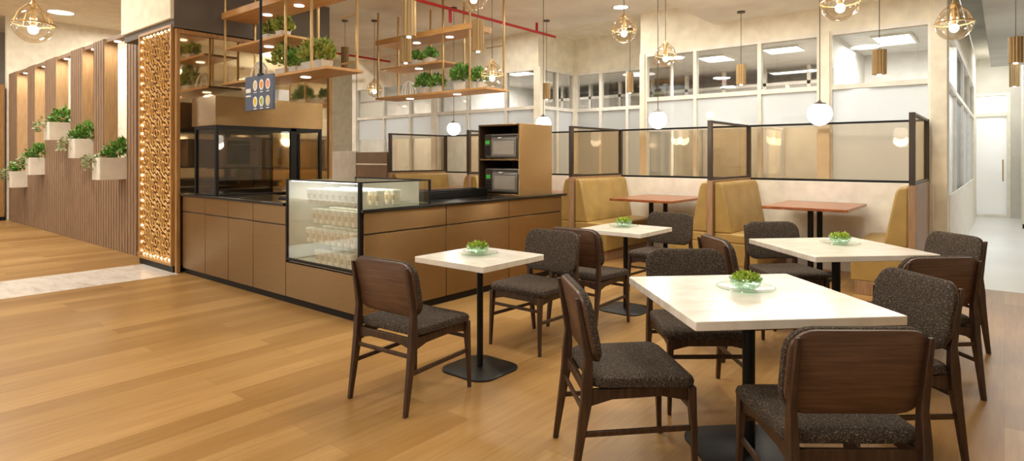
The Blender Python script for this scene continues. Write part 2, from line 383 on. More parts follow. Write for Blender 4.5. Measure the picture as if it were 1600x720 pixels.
struct('trim_5', MB().box(-1.84, -1.71, GY-.04, GY+.14, 0, 3.0), 'cream', label='cream post between the wide bright bay and its neighbour')
struct('wall_corner', MB().box(-.66, -.5, GY-.04, GY+.3, 0, 3.72), 'cream', bevel=.006, label='cream corner post at the corridor entrance')
# offices
struct('wall_office', MB().box(-11.6, -.6, 13.2, 13.35, 0, 3.4), 'office_white', label='white back wall of the offices')
struct('ceiling_office', MB().box(-11.6, -6.4, GY+.13, 13.2, 3.06, 3.14).box(-6.4, -4.3, 9.7, 13.2, 3.06, 3.14).box(-4.3, -.56, GY+.13, 13.2, 3.06, 3.14), 'office_white', label='white office ceiling')
struct('wall_office_side', MB().box(-1.86, -1.76, GY+.15, 13.2, 0, 3.06), 'office_white', label='white wall between the two right offices')
struct('wall_office_side.001', MB().box(-8.95, -8.87, GY+.15, 13.2, 0, 3.06), 'office_white', label='white wall between the far offices')
struct('wall_office_end', MB().box(-11.75, -11.6, GY-.02, 13.2, 0, 3.4), 'white_paint', label='white end wall of the far office')
struct('wall_office_bright', MB().box(-1.76, -.56, 11.2, 11.3, 0, 3.06), 'office_white', label='white back wall of the bright corner room')
pf = MB(); gp = MB()
for i in range(10):
    x = -8.8+i*.76
    if x > -1.95: break
    pf.box(x, x+.06, 11.6, 11.68, 0, 3.06); gp.box(x+.06, x+.76 if x+.76 < -1.9 else -1.9, 11.62, 11.66, .1, 2.72)
pf.box(-8.8, -1.9, 11.6, 11.68, 2.72, 2.78).box(-8.8, -1.9, 11.6, 11.68, 2.1, 2.15)
o = struct('wall_partition', pf, 'white_paint', label='white framed inner partition of the offices'); gp.build('pane', 'office_grey', o, smooth=False)
for i, (x, y, sx, sy) in enumerate(((-1.18, 9.85, .48, .85), (-2.6, 9.7, .56, .55), (-3.7, 9.85, .5, .65), (-7.3, 9.15, .6, .5), (-9.9, 10.2, .9, .5), (-3.1, 12.3, .9, .4))):
    lb = ['white recessed light panel of the bright corner room', 'white recessed light panel seen through the third bay from the corridor', 'white recessed light panel behind the glass near the window recess',
          'white recessed light panel behind the glass above the microwave cabinet', 'white recessed light panel far left behind the glazing', 'far white light panel deep in the office'][i]
    t = thing('light_panel', lb, 'ceiling light', (x, y, 3.06), 0, 'office light panels')
    f = MB(); f.box(-sx/2, sx/2, -sy/2, -sy/2+.03, -.03, 0).box(-sx/2, sx/2, sy/2-.03, sy/2, -.03, 0).box(-sx/2, -sx/2+.03, -sy/2+.03, sy/2-.03, -.03, 0).box(sx/2-.03, sx/2, -sy/2+.03, sy/2-.03, -.03, 0)
    f.build('frame', 'white_paint', t); MB().box(-sx/2+.03, sx/2-.03, -sy/2+.03, sy/2-.03, -.02, 0).build('diffuser', 'panel_light', t)
for i, (x, y) in enumerate(((-2.35, 10.4), (-3.55, 10.4), (-4.9, 11.2), (-7.0, 10.6), (-10.4, 10.6))):
    d = struct('door_%d' % (i+2), MB().box(x-.5, x-.44, y, y+.1, 0, 2.12).box(x+.44, x+.5, y, y+.1, 0, 2.12).box(x-.44, x+.44, y, y+.1, 2.06, 2.12), 'board_grey')
    d['label'] = 'beige office door with grey frame '+('behind the bay left of the thick cream post', 'behind the left end of the right window row', 'behind the window recess', 'behind the bay above the microwave tower', 'in the far office near the mirror post')[i]; d['category'] = 'door'
    MB().box(x-.44, x+.44, y+.03, y+.07, 0, 2.06).build('leaf', 'door_beige', d, smooth=False)
    MB().tube([(x+.36, y-.03, 1.0), (x+.36, y-.03, 1.2)], .01).tube([(x+.36, y-.03, 1.1), (x+.36, y+.03, 1.1)], .008).build('door_handle', 'brass', d)
struct('wall_office_low', MB().box(-11.5, -1.9, 11.5, 11.56, 0, 2.1), 'door_beige', label='beige low wall inside the offices')
# corridor -----------------------------------------------------------------
for a, b, o_ in ((8.75, 10.4, 'first'), (10.4, 12.2, 'second'), (12.2, 14.4, 'third'), (14.4, 16.6, 'last')):
    window(a, b, -.6, axis='y', label='%s bay of the corridor glazing counted from the cream corner post' % o_)
struct('wall_corridor', MB().box(-.62, -.51, 8.75, 18.0, 3.0, 3.72).box(-.62, -.51, 16.6, 18, 0, 3.0), 'cream', label='cream wall above the corridor glazing')
struct('wall_corridor_panel', MB().box(-.51, -.495, 8.75, 16.6, 0, .95), 'white_paint', label='white low panel along the corridor glazing')
struct('wall_end', MB().box(-.6, 1.6, 18.0, 18.15, 2.9, 3.72).box(.12, 1.6, 18, 18.15, 0, 2.9), 'plaster_grey', label='grey end wall of the corridor')
d = struct('door_1', MB().box(-.62, -.55, 17.98, 18.1, 0, 2.9).box(.05, .12, 17.98, 18.1, 0, 2.9).box(-.55, .05, 17.98, 18.1, 2.36, 2.44).box(-.55, .05, 17.98, 18.1, 2.84, 2.9).box(-.55, .05, 17.98, 18.1, 0, .06), 'white_paint', bevel=.004)
d['label'] = 'white framed frosted door at the end of the corridor'; d['category'] = 'door'
MB().box(-.55, .05, 18.03, 18.06, .06, 2.36).build('pane', 'door_glass', d, smooth=False)
MB().box(-.55, .05, 18.03, 18.06, 2.44, 2.84).build('transom_pane', 'office_glass', d, smooth=False)
MB().tube([(-.02, 17.93, .85), (-.02, 17.93, 1.35)], .014).tube([(-.02, 17.93, .9), (-.02, 18.03, .9)], .01).tube([(-.02, 17.93, 1.3), (-.02, 18.03, 1.3)], .01).build('door_handle', 'brass', d)
struct('wall_beyond', MB().box(-2, 2, 20.6, 20.7, 0, 3.6), 'office_white', label='white wall beyond the corridor door')
area(-.25, 19.4, 3.3, .8, 110, (.93, .97, 1), name='corridor_fill_light')  # fill added behind the door to brighten its glass
area(-.2, 16.8, 3.65, .4, 30, (.97, .98, 1), name='corridor_fill_light')  # fill added to lift the dark lintel and end wall
area(.5, 14.6, 3.15, .4, 22, (.97, .98, 1), name='corridor_fill_light')  # fill added to brighten the front of the right wall block
struct('wall_right', MB().box(.3, 1.6, 15.5, 18.0, 0, 3.72), 'white_paint', label='white wall block at the right of the corridor')
struct('baseboard_right', MB().box(.28, 1.6, 15.47, 15.5, 0, .09), 'black_metal', label='black baseboard of the right corridor wall')
# red sprinkler pipes
def pipe(name, pts, label, r=.022):
    m = MB()
    for p in pts: m.tube(p, r, 8)
    return tag(m.build(name, 'red_pipe'), label, 'pipe', 'red sprinkler pipes')
pipe('sprinkler_pipe', [[(-5.96, -2, 3.47), (-5.96, 8.42, 3.47)], [(-5.96, 5.9, 3.47), (-5.96, 5.9, 3.28)], [(-5.96, 3.2, 3.47), (-5.96, 3.2, 3.62)], [(-5.96, 7.9, 3.47), (-5.96, 7.9, 3.62)]], 'red sprinkler pipe under the ceiling above the far hanging shelf')
pipe('sprinkler_pipe', [[(-10.4, 5.3, 3.5), (-10.4, 8.44, 3.5)], [(-10.4, 6.2, 3.5), (-10.4, 6.2, 3.62)]], 'short red sprinkler pipe beyond the mirrored wall')
pipe('sprinkler_pipe', [[(-17.3, 7.6, 3.55), (-11.8, 7.6, 3.55)], [(-13.5, 7.6, 3.55), (-13.5, 7.6, 4.6)]], 'red sprinkler pipe behind the slatted wall, seen high in its slots', .03)
pipe('sprinkler_pipe', [[(-17.3, 6.6, 2.95), (-11.8, 6.6, 2.95)], [(-16.9, 6.6, 2.95), (-16.9, 6.6, 4.6)]], 'lower red pipe behind the slatted wall', .03)

# ------------------------------------------------------------------ slatted planter wall
SLOTS = [(-16.39, -15.49, .79, 1.12), (-14.95, -14.21, 1.07, 1.40), (-13.49, -12.60, 1.70, 2.01), (-11.97, -11.38, 1.39, 1.70), (-10.89, -9.905, 1.08, 1.40)]
SX0, SX1, SY, SZ = -17.1, -8.86, 3.19, 3.26
t = thing('slatted_wall', 'brown timber slat wall with tall slots holding white planters', 'slatted wall', (0, SY, 0))
wm = MB(); xs = [SX0]
for a, b, z0, z1 in SLOTS: xs += [a, b]
xs.append(SX1)
for i in range(0, len(xs), 2): wm.box(xs[i], xs[i+1], .03, .16, 0, SZ)
for a, b, z0, z1 in SLOTS: wm.box(a, b, .03, .16, 0, z0)
for a, b, z0, z1 in SLOTS: wm.box(a, b, .03, .16, SZ-.06, SZ)
wm.build('backing_panel', 'slat_wood', t, smooth=False)
sl = MB(); x = SX0; k = 0
rs = random.Random(4)
while x < SX1-.08:
    wv = .088
    top = SZ-.005
    for a, b, z0, z1 in SLOTS:
        if x+wv > a and x < b: top = z0-.01 if x+wv <= b and x >= a else None
    if top is None:
        for a, b, z0, z1 in SLOTS:
            if x < a < x+wv: sl.box(x, a, 0, .03, .0, SZ-.005); sl.box(a, x+wv, 0, .03, 0, z0-.01)
            elif x < b < x+wv: sl.box(b, x+wv, 0, .03, .0, SZ-.005); sl.box(x, b, 0, .03, 0, z0-.01)
    else: sl.box(x, x+wv, 0, .03 - rs.choice((0, .006)), .0, top)
    x += .115
sl.build('slats', 'slat_wood', t, bevel=.003, seg=1, smooth=False)
for a, b, z0, z1 in SLOTS:
    MB().box(a-.004, a+.012, .004, .19, z0, SZ-.02).build('jamb', 'jamb_wood', t, smooth=False)
    MB().box(b-.012, b+.004, .004, .19, z0, SZ-.02).build('jamb', 'jamb_wood', t, smooth=False)
    MB().lathe([(.05, 0), (.05, .012), (.035, .012), (.035, .004)], 16, (a+.3, .1, SZ-.075)).build('downlight', 'lamp_disc', t)
    area(a+.3, SY+.1, SZ-.085, .08, 4, (1, .85, .6), name='slot_lamp_light')

def foliage(name, mat, parent, n, R3, c, size, seed, up=.35, kind='leaf'):
    """many small bent leaves over a rounded clump, each leaning out from its centre"""
    r = random.Random(seed); m = MB()
    for i in range(n):
        th = r.uniform(0, 2*PI); ph = math.asin(r.uniform(-.25, 1)); q = r.uniform(.55, 1)
        d = Vector((math.cos(th)*math.cos(ph), math.sin(th)*math.cos(ph), math.sin(ph)))
        p = Vector((c[0]+d.x*R3[0]*q, c[1]+d.y*R3[1]*q, c[2]+d.z*R3[2]*q))
        ax = (d+Vector((r.uniform(-.6, .6), r.uniform(-.6, .6), r.uniform(-.2, .6)+up))).normalized()
        sd = ax.cross(Vector((r.uniform(-1, 1), r.uniform(-1, 1), r.uniform(-1, 1)))).normalized(); nn = ax.cross(sd)
        L = size*r.uniform(.7, 1.3); W = L*(.30 if kind == 'leaf' else .09)
        if kind == 'blade': p = Vector((c[0]+d.x*R3[0]*.35*q, c[1]+d.y*R3[1]*.35*q, c[2]-R3[2]*.3)); ax = (Vector((d.x*.7, d.y*.7, .75+.4*r.random()))).normalized(); sd = ax.cross(Vector((d.y, -d.x, .3))).normalized(); nn = ax.cross(sd); L = R3[2]*r.uniform(.9, 1.6)
        mid = p+ax*L*.5+nn*L*.12; tip = p+ax*L
        m.add([p-sd*W*.15, p+sd*W*.15, mid+sd*W, tip, mid-sd*W], [(0, 1, 2, 4), (4, 2, 3)])
    o = m.build(name, mat, parent, smooth=False)
    return o
PL = ['white planter box in the far left slot of the slatted wall', 'white planter box in the second slot from the far left of the slatted wall',
      'white planter box mounted highest on the slatted wall', 'white planter box second highest, between the highest and the nearest', 'white planter box in the slot nearest the glowing lattice']
for i, (a, b, z0, z1) in enumerate(SLOTS):
    yf = (2.923, 2.956, 2.882, 2.931, 2.846)[i]-SY; h = z1-z0
    t = thing('wall_planter', PL[i], 'planter', (b-.17, SY, z0), 0, 'planters in the slatted wall')
    p = MB().prism(rrect(.32, .33-yf, .02, 3, (0, (.33+yf)/2)), 0, .02).loft([[(x, y, z) for x, y in rrect(.32-q, .33-yf-q, .02, 3, (0, (.33+yf)/2))] for z, q in ((.02, 0), (h, 0), (h, .03), (h-.05, .03))], False)
    p.build('planter_box', 'white_ceramic', t)
    MB().prism(rrect(.29, .30-yf, .01, 2, (0, (.33+yf)/2)), h-.06, h-.045).build('soil', 'soil', t)
    o = foliage('fern_foliage', 'leaf', t, 260, (.16, .27, .21), (0, .03, h+.03), .09, 20+i, .2)
    o = foliage('trailing_foliage', 'leaf_pale', t, 120, (.06, .14, .19), (-.04, yf-.01, h-.12), .06, 40+i, -.8); o['label'] = 'pale trailing leaves over the front edge'
# mirrored columns with pierced lattice
def lattice(x0, x1, z0, z1, y, label, loc):
    t = thing('lattice_panel', label, 'lattice screen', loc, 0)
    W, H = x1-x0, z1-z0
    f = MB().box(0, .035, -.0, .14, .0, H).box(W-.035, W, .0, .14, 0, H).box(.035, W-.035, 0, .14, H-.035, H).box(.035, W-.035, 0, .14, 0, .035)
    f.build('frame', 'frame_wood', t, bevel=.004)
    MB().box(.035, W-.035, .06, .075, .035, H-.035).build('backing', 'lattice_back', t, smooth=False)
    m = MB(); cell = .345; r = .009
    def seg(p, q):
        for a in (p, q):
            if not (.05 < a[0] < W-.05 and .05 < a[1] < H-.05): return
        m.tube([(p[0], .022, p[1]), (q[0], .022, q[1])], r, 4)
    nx, nz = int(W/cell)+2, int(H/cell)+2
    for i in range(-1, nx):
        for j in range(-1, nz):
            cx, cz = W/2+(i-1)*cell, .25+(j)*cell
            if abs(cx-W/2) > W/2+.25: continue
            N = 16
            for q in range(N):
                a, b = 2*PI*q/N, 2*PI*(q+1)/N
                seg((cx+.215*math.cos(a), cz+.215*math.sin(a)), (cx+.215*math.cos(b), cz+.215*math.sin(b)))
                ra, rb = (.15, .085) if q % 2 == 0 else (.085, .15)
                seg((cx+ra*math.cos(a), cz+ra*math.sin(a)), (cx+rb*math.cos(b), cz+rb*math.sin(b)))
                if q % 2 == 0: seg((cx+.15*math.cos(a), cz+.15*math.sin(a)), (cx+.172*math.cos(a+.26), cz+.172*math.sin(a+.26)))
                seg((cx+.045*math.cos(a), cz+.045*math.sin(a)), (cx+.045*math.cos(b), cz+.045*math.sin(b)))
    b = m
    m.build('pierced_screen', 'brass_bright', t, smooth=False)
    l = MB()
    for (px, pz, n, dx, dz) in ((.06, .1, 26, 0, 1), (W-.06, .1, 26, 0, 1), (.12, .06, 8, 1, 0), (.12, H-.06, 8, 1, 0)):
        for k in range(n):
            u = k/(n-1)
            l.sphere((px+dx*u*(W-.24), .03, pz+dz*u*(H-.2)), .017, 8, 5)
    l.build('led_string', 'led_gold', t)
    MB().box(-.01, W+.01, .02, .16, -.08, 0).build('plinth', 'black_metal', t)
    return t
lattice(-8.85, -7.80, .08, 3.02, 3.0, 'glowing gold pierced lattice panel with lit border beside the counter', (-8.85, 2.985, .08))
lattice(-18.3, -17.2, .08, 3.02, 3.0, 'far glowing lattice panel at the left end of the slatted wall', (-18.3, 2.985, .08))
t = thing('mirror_screen', 'bronze mirror in a thin wooden frame along the back of the servery', 'mirror', (-7.78, 3.02, 0))
MB().box(0, .05, 0, .045, .0, 2.96).build('frame_post', 'frame_wood', t, bevel=.004)
MB().box(0, .05, 2.12, 2.175, .0, 2.96).build('frame_post', 'frame_wood', t, bevel=.004)
MB().box(0, .05, .045, 2.12, 2.91, 2.96).build('frame_rail', 'frame_wood', t, bevel=.004)
MB().box(.0, .02, .045, 2.12, .1, 2.91).build('mirror_glass', 'mirror', t, smooth=False)
for e in (-11.5,):
    area(-8.3, 2.6, 4.4, .3, 8, (1, .7, .35))

# ------------------------------------------------------------------ servery counter: cabinets, worktops
def cabinet(label, x0, x1, y0, y1, face, z1=.935, doors=None, drawer=True, group='bronze counter cabinets'):
    """brushed bronze unit; face '-y' or '+x' carries a drawer front above a door"""
    t = thing('counter_cabinet', label, 'cabinet', ((x0+x1)/2, (y0+y1)/2, 0), 0, group)
    cx, cy = (x0+x1)/2, (y0+y1)/2; a0, a1, b0, b1 = x0-cx, x1-cx, y0-cy, y1-cy
    MB().box(a0, a1-(.012 if face == '+x' else 0), b0+(.012 if face == '-y' else 0), b1, .07, z1).build('body', 'dark_wood_panel', t, smooth=False)
    i = .03
    MB().box(a0, a1-(i if face == '+x' else 0), b0+(i if face == '-y' else 0), b1, 0, .07).build('plinth', 'black_metal', t, smooth=False)
    g = .004
    spans = [(.072, .745), (.757, z1-.002)] if drawer else [(.072, z1-.002)]
    for k, (s0, s1) in enumerate(spans):
        m = MB()
        if face == '-y': m.box(a0+g, a1-g, b0-.006, b0+.012, s0, s1)
        else: m.box(a1-.012, a1+.006, b0+g, b1-g, s0, s1)
        m.build('door' if k == 0 else 'drawer', 'bronze', t, bevel=.0015, seg=1)
    return t
LD = (-7.66, -7.056, -6.499, -5.956, -5.33)
LN = ['bronze cabinet at the mirror end of the counter front', 'second bronze cabinet from the mirror end of the counter front', 'third bronze cabinet from the mirror end of the counter front', 'bronze cabinet just left of the glass display case']
for i in range(4): cabinet(LN[i], LD[i], LD[i+1], FY, FY+.6, '-y')
cabinet('low bronze cabinet under the glass display case', -5.33, FX-.034, FY, 3.88, '-y', .40, drawer=False)
# corner cladding beside the case
t = cabinet('bronze panelled cabinet side at the counter corner below the display case glass', FX-.032, FX, FY+.016, 4.05, '+x')
RN = ['wide bronze cabinet behind the nearest small table', 'bronze cabinet below the microwave tower']
for i, (a, b) in enumerate(((4.05, 4.995), (4.995, 6.0))): cabinet(RN[i], FX-.68, FX, a, b, '+x')
for i, (a, b) in enumerate(((3.69, 4.4), (4.4, 5.1))):
    cabinet(['bronze back cabinet under the hot food cabinet', 'bronze back cabinet beside the mirror post'][i], -7.7, -7.02, a, b, '+x')
tag(MB().prism([(-7.70, FY-.03), (-5.335, FY-.03), (-5.335, FY+.62), (-7.0, FY+.62), (-7.0, 5.12), (-7.70, 5.12)], .935, .965).build('worktop', 'black_stone', bevel=.004),
    'black stone worktop running from the mirror to the display case', 'worktop')
tag(MB().prism([(FX-.002, FY-.01), (FX+.04, FY-.01), (FX+.04, 6.06), (FX-.70, 6.06), (FX-.70, 3.9), (FX-.002, 3.9)], .935, .965).build('worktop', 'black_stone', bevel=.004),
    'black stone worktop carrying the microwave tower', 'worktop')
tag(MB().box(-4.84, -4.62, 4.0, 5.18, .965, 1.03).box(-4.84, -4.80, 4.0, 5.18, 1.03, 1.05).box(-4.66, -4.62, 4.0, 5.18, 1.03, 1.05).build('black_tray', 'black_metal', bevel=.004), 'long black tray on the worktop before the microwave tower', 'tray')
tag(MB().prism(rrect(.34, .22, .03, 4, (-5.75, 3.42)), .965, .985).prism(rrect(.30, .18, .02, 4, (-5.75, 3.42)), .985, .992).build('cooktop', 'black_metal', bevel=.002), 'flat black hob plate on the worktop left of the display case', 'hob')

# hot food cabinet with bronze hood
HX0, HX1, HY0, HY1 = -7.42, -6.87, 3.10, 4.46
t = thing('hot_food_cabinet', 'glass fronted food cabinet under a bronze hood on the left worktop', 'food cabinet', (HX0, HY0, .965))
w_, d_ = HX1-HX0, HY1-HY0
MB().box(-.06, w_+.005, -.005, d_+.01, .80, 1.135).build('hood', 'bronze', t, bevel=.003)
fr = MB()
for (x, y) in ((0, 0), (w_-.035, 0), (0, d_-.035), (w_-.035, d_-.035)): fr.box(x, x+.035, y, y+.035, 0, .80)
fr.box(w_-.035, w_, .92, 1.0, 0, .80)
for y in (0, d_-.035): fr.box(.035, w_-.035, y, y+.035, .76, .80)
for x in (0, w_-.035): fr.box(x, x+.035, .035, d_-.035, .76, .80)
for y in (0, d_-.035): fr.box(.035, w_-.035, y, y+.035, 0, .012)
fr.box(w_-.035, w_, .035, d_-.035, 0, .012)
fr.build('frame', 'black_metal', t, bevel=.002)
MB().box(w_-.02, w_-.014, .035, .92, .012, .76).box(w_-.02, w_-.014, 1.0, d_-.035, .012, .76).build('front_glass', 'hood_glass', t, smooth=False)
MB().box(.035, w_-.035, .014, .02, .012, .76).build('side_glass', 'hood_glass', t, smooth=False)
MB().box(w_-.10, w_-.05, .06, .42, .785, .80).box(w_-.10, w_-.05, .5, .88, .785, .80).box(w_-.10, w_-.05, 1.02, 1.28, .785, .80).build('light_strip', 'lamp_disc', t, smooth=False)
MB().box(.05, .30, .12, .82, .0, .05).box(.05, .30, .12, .82, .30, .315).build('shelf', 'black_metal', t)
t = thing('dark_oven', 'dark oven standing inside the hooded food cabinet', 'oven', (HX0+.06, HY0+.22, 1.282))
MB().box(0, .24, 0, .42, 0, .36).build('body', 'office_brown', t, bevel=.008)
MB().box(.24, .252, .03, .30, .04, .32).build('door', 'black_stone', t, bevel=.003)
MB().tube([(.27, .05, .27), (.27, .28, .27)], .008).box(.25, .27, .06, .075, .262, .278).box(.25, .27, .255, .27, .262, .278).build('handle', 'dark_frame', t)
MB().lathe([(.018, 0), (.018, .02)], 12, (0, 0, 0)).build('knob', 'dark_frame', t).location = (.24, .36, .2)

# glass display case
DX0, DX1, DY0, DY1, DZ0, DZ1 = -5.31, -4.153, 3.055, 3.86, .42, 1.195
t = thing('display_case', 'glass display case of white tubs let into the counter corner', 'display case', (DX0, DY0, DZ0))
w_, d_, h_ = DX1-DX0, DY1-DY0, DZ1-DZ0
fr = MB().box(0, .022, 0, .022, 0, h_).box(w_-.03, w_, 0, .03, 0, h_).box(w_-.02, w_, d_-.02, d_, .54, h_).box(0, .022, d_-.02, d_, 0, h_)
fr.box(.022, w_-.03, 0, .02, 0, .025).box(.022, w_-.03, 0, .014, h_-.012, h_).box(w_-.014, w_, .03, d_-.02, h_-.012, h_).box(0, w_, d_-.012, d_, h_-.012, h_)
fr.build('frame', 'black_metal', t, bevel=.002)
MB().box(.022, w_-.03, .006, .011, .025, h_-.012).build('front_glass', 'case_glass', t, smooth=False)
MB().box(w_-.011, w_-.006, .03, d_-.02, .545, h_-.012).build('side_glass', 'case_glass', t, smooth=False)
MB().box(.01, w_-.01, .01, d_-.01, h_-.011, h_-.006).build('top_glass', 'case_glass', t, smooth=False)
MB().box(.022, w_-.16, d_-.014, d_-.008, 0, h_-.012).build('rear_panel', 'board_grey', t, smooth=False)
MB().box(0.002, .008, .022, d_-.022, .0, h_-.012).build('left_panel', 'board_grey', t, smooth=False)
SHZ = (.0, .19, .375, .56)
MB().box(.02, w_-.15, .025, d_-.02, -.012, 0.0).build('shelf', 'white_ceramic', t, smooth=False)
for z in SHZ[1:]: MB().box(.02, w_-(.14 if z < .54 else .02), .04, d_-.03, z-.008, z).build('shelf', 'case_glass', t, smooth=False)
MB().box(.05, w_-.06, .03, .04, h_-.022, h_-.014).build('light_strip', 'lamp_disc', t, smooth=False)
area((DX0+DX1)/2, DY0+.3, DZ1-.03, .9, 5, (1, .93, .78), size_y=.4, name='display_case_light')
p = thing('food_tub', '', 'tub', (0, 0, 0), 0, 'white tubs in the display case')
MB().lathe([(.032, 0), (.042, .112), (.042, .116)], 16).build('cup', 'tub_white', p)
MB().lathe([(.046, .112), (.046, .126), (.041, .131)], 16).build('lid', 'paper_white', p)
lb = MB(); lb.add([(.0362*math.cos(a)*(1 if zz < .05 else 1.115), .0362*math.sin(a)*(1 if zz < .05 else 1.115), zz) for zz in (.04, .085) for a in [-PI/2-.6+k*.2 for k in range(7)]], [(k, k+1, k+8, k+7) for k in range(6)])
lb.build('label_band', 'tub_label', p)
first = True
SHN = ('bottom shelf', 'second shelf up', 'third shelf up', 'top shelf'); ROW = ('front', 'second', 'third')
ORD = ['first', 'second', 'third', 'fourth', 'fifth', 'sixth', 'seventh', 'eighth', 'ninth', 'tenth', 'eleventh', 'twelfth']
for si, (z, xa, xb, rows) in enumerate(((0, .40, .97, 2), (SHZ[1], .25, .97, 2), (SHZ[2], .36, .97, 2), (SHZ[3], .28, 1.09, 3))):
    n = int((xb-xa)/.098)+1
    for r in range(rows):
        for k in range(n):
            loc = (DX0+xa+k*.098, DY0+.11+r*.18+(.0 if si < 3 else -.01), DZ0+z)
            lab = 'white lidded tub, %s from left, %s row, %s of the glass case' % (ORD[k], ROW[r], SHN[si])
            if first: p.location = loc; p['label'] = lab; first = False
            else: dup(p, loc, 0, lab)

# microwave tower
t = thing('microwave_tower', 'bronze two-tier microwave tower standing at the end of the counter', 'cabinet', (-4.2, 5.25, .965))
MB().box(-.02, 0, 0, .62, 0, .82).build('side_panel', 'bronze_light', t, bevel=.002)
MB().box(-.63, -.61, 0, .62, 0, .82).build('side_panel', 'dark_wood_panel', t, bevel=.002)
MB().box(-.61, -.02, 0, .62, .80, .82).build('top_panel', 'bronze', t, bevel=.002)
MB().box(-.61, -.02, 0, .62, 0, .018).build('shelf', 'bronze', t, bevel=.002)
MB().box(-.61, -.02, 0, .62, .40, .42).build('shelf', 'bronze', t, bevel=.002)
MB().box(-.61, -.02, .60, .62, .018, .80).build('back_panel', 'dark_wood_panel', t, smooth=False)
def microwave(loc, label):
    t = thing('microwave', label, 'microwave', loc, 0, 'microwaves in the tower')
    MB().box(-.25, .25, 0, .36, 0.01, .29).build('body', 'microwave_grey', t, bevel=.008)
    for x in (-.21, .21): MB().box(x-.02, x+.02, .03, .07, 0, .01).build('foot', 'black_metal', t)
    dr = MB().box(-.135, .245, -.022, 0, .025, .235).build('door', 'microwave_grey', t, bevel=.006)
    MB().box(-.10, .215, -.026, -.0225, .05, .205).build('door_window', 'microwave_window', dr, bevel=.004)
    cp = MB().box(-.245, -.145, -.012, 0, .025, .28).build('control_panel', 'dark_frame', t, bevel=.002)
    MB().box(-.23, -.165, -.015, -.012, .17, .215).build('display', 'lcd_green', cp)
    b = MB()
    for i in range(3):
        for j in range(2): b.box(-.235+j*.04, -.205+j*.04, -.016, -.012, .05+i*.035, .075+i*.035)
    b.build('buttons', 'black_metal', cp)
    MB().box(-.13, .24, -.008, -.0, .258, .27).build('vent_slot', 'black_metal', t)
    MB().prism(rrect(.05, .016, .007, 4, (.0, .243)), -.027, -.001, 'y').build('badge', 'paper_white', t)
    return t
microwave((-4.52, 5.30, 1.385), 'grey microwave on the upper tier of the bronze tower')
microwave((-4.49, 5.28, .983), 'grey microwave on the lower tier of the bronze tower')

# menu board
t = thing('menu_board', 'blue hanging menu board with six food pictures on a black rod', 'menu board', (-5.603, 2.95, 2.03))
MB().prism(rrect(.53, .335, .008, 3), -.012, .012, 'y').build('board', 'menu_blue', t)
MB().tube([(.02, 0, .165), (.02, 0, 3.62-2.03)], .014, 8).build('rod', 'black_metal', t)
MB().box(-.02, .06, -.016, .016, .16, .185).build('clamp', 'black_metal', t)
tx = MB(); tx.box(-.245, -.15, -.0145, -.012, .01, .05); tx.box(-.245, -.15, -.0145, -.012, -.03, -.015); tx.build('heading', 'paper_white', t, smooth=False)
foods = [('food_cream', 'paper_white'), ('food_orange', 'paper_white'), ('food_pink', 'paper_white'), ('food_yellow', 'paper_white'), ('food_green', 'paper_white'), ('food_cream', 'food_green')]
for i, (f, pl) in enumerate(foods):
    cx, cz = -.065+.12*(i % 3), .075-.16*(i//3)
    MB().prism([(cx+.042*math.cos(a), cz+.052*math.sin(a)) for a in [2*PI*k/20 for k in range(20)]], -.0135, -.012, 'y').build('dish_picture', pl if i < 5 else 'food_cream', t, smooth=False)
    MB().prism([(cx+.026*math.cos(a)*(1+.15*math.sin(3*a)), cz+.036*math.sin(a)) for a in [2*PI*k/20 for k in range(20)]], -.0145, -.0135, 'y').build('dish_picture', f, t, smooth=False)
    MB().box(cx-.028, cx+.028, -.0135, -.012, cz-.072, cz-.064).build('caption', 'paper_white', t, smooth=False)

# ------------------------------------------------------------------ hanging shelves
def hanging_shelf(label, loc, rods, rails):
    t = thing('hanging_shelf', label, 'hanging shelf', loc, 0, 'hanging wooden shelves')
    # local: near edge y=0, x from -2.3 to 0 ; heights relative to lower board
    MB().box(-2.30, 0, 0, .44, 0, .03).build('board', 'shelf_oak', t, bevel=.003)
    MB().box(-2.18, -.84, 0, .43, .435, .462).build('board', 'shelf_oak', t, bevel=.003)
    MB().box(-2.30, -.30, 0, .45, .83, .91).build('board', 'shelf_oak', t, bevel=.003)
    for x, y, z0 in rods: MB().box(x-.012, x+.012, y-.012, y+.012, z0, CZ-loc[2]).build('rod', 'brass', t, bevel=.002, seg=1)
    for (x0, y0, x1, y1, z) in rails: MB().box(min(x0, x1)-.008, max(x0, x1)+.008, min(y0, y1)-.008, max(y0, y1)+.008, z-.008, z+.008).build('rail', 'brass', t)
    for (x, y, z) in ((-1.62, .24, .83), (-.92, .24, .83), (-1.55, .22, .435), (-.75, .22, 0), (-1.75, .22, 0)):
        MB().lathe([(.055, 0), (.055, -.008), (.045, -.008)], 20, (x, y, z)).build('downlight', 'lamp_disc', t)
    return t
S1 = (-5.28, 3.49, 2.30); S2 = (-5.19, 5.80, 2.29)
rods = ((-2.27, .03, .0), (-.84, .03, 0), (-.33, .03, 0), (-.80, .41, .43), (-.03, .38, 0), (-2.25, .41, 0), (-1.5, .41, .0))
rails = ((-.33, .03, -.03, .38, .72), )
hanging_shelf('three-tier hanging wooden shelf with plants above the hooded food cabinet', S1, rods, ((-.33, .38, -.03, .38, .62), (-.33, .38, -.03, .38, .12)))
hanging_shelf('three-tier hanging wooden shelf with plants farther back over the servery', S2, rods, ((-.33, .38, -.03, .38, .62), ))
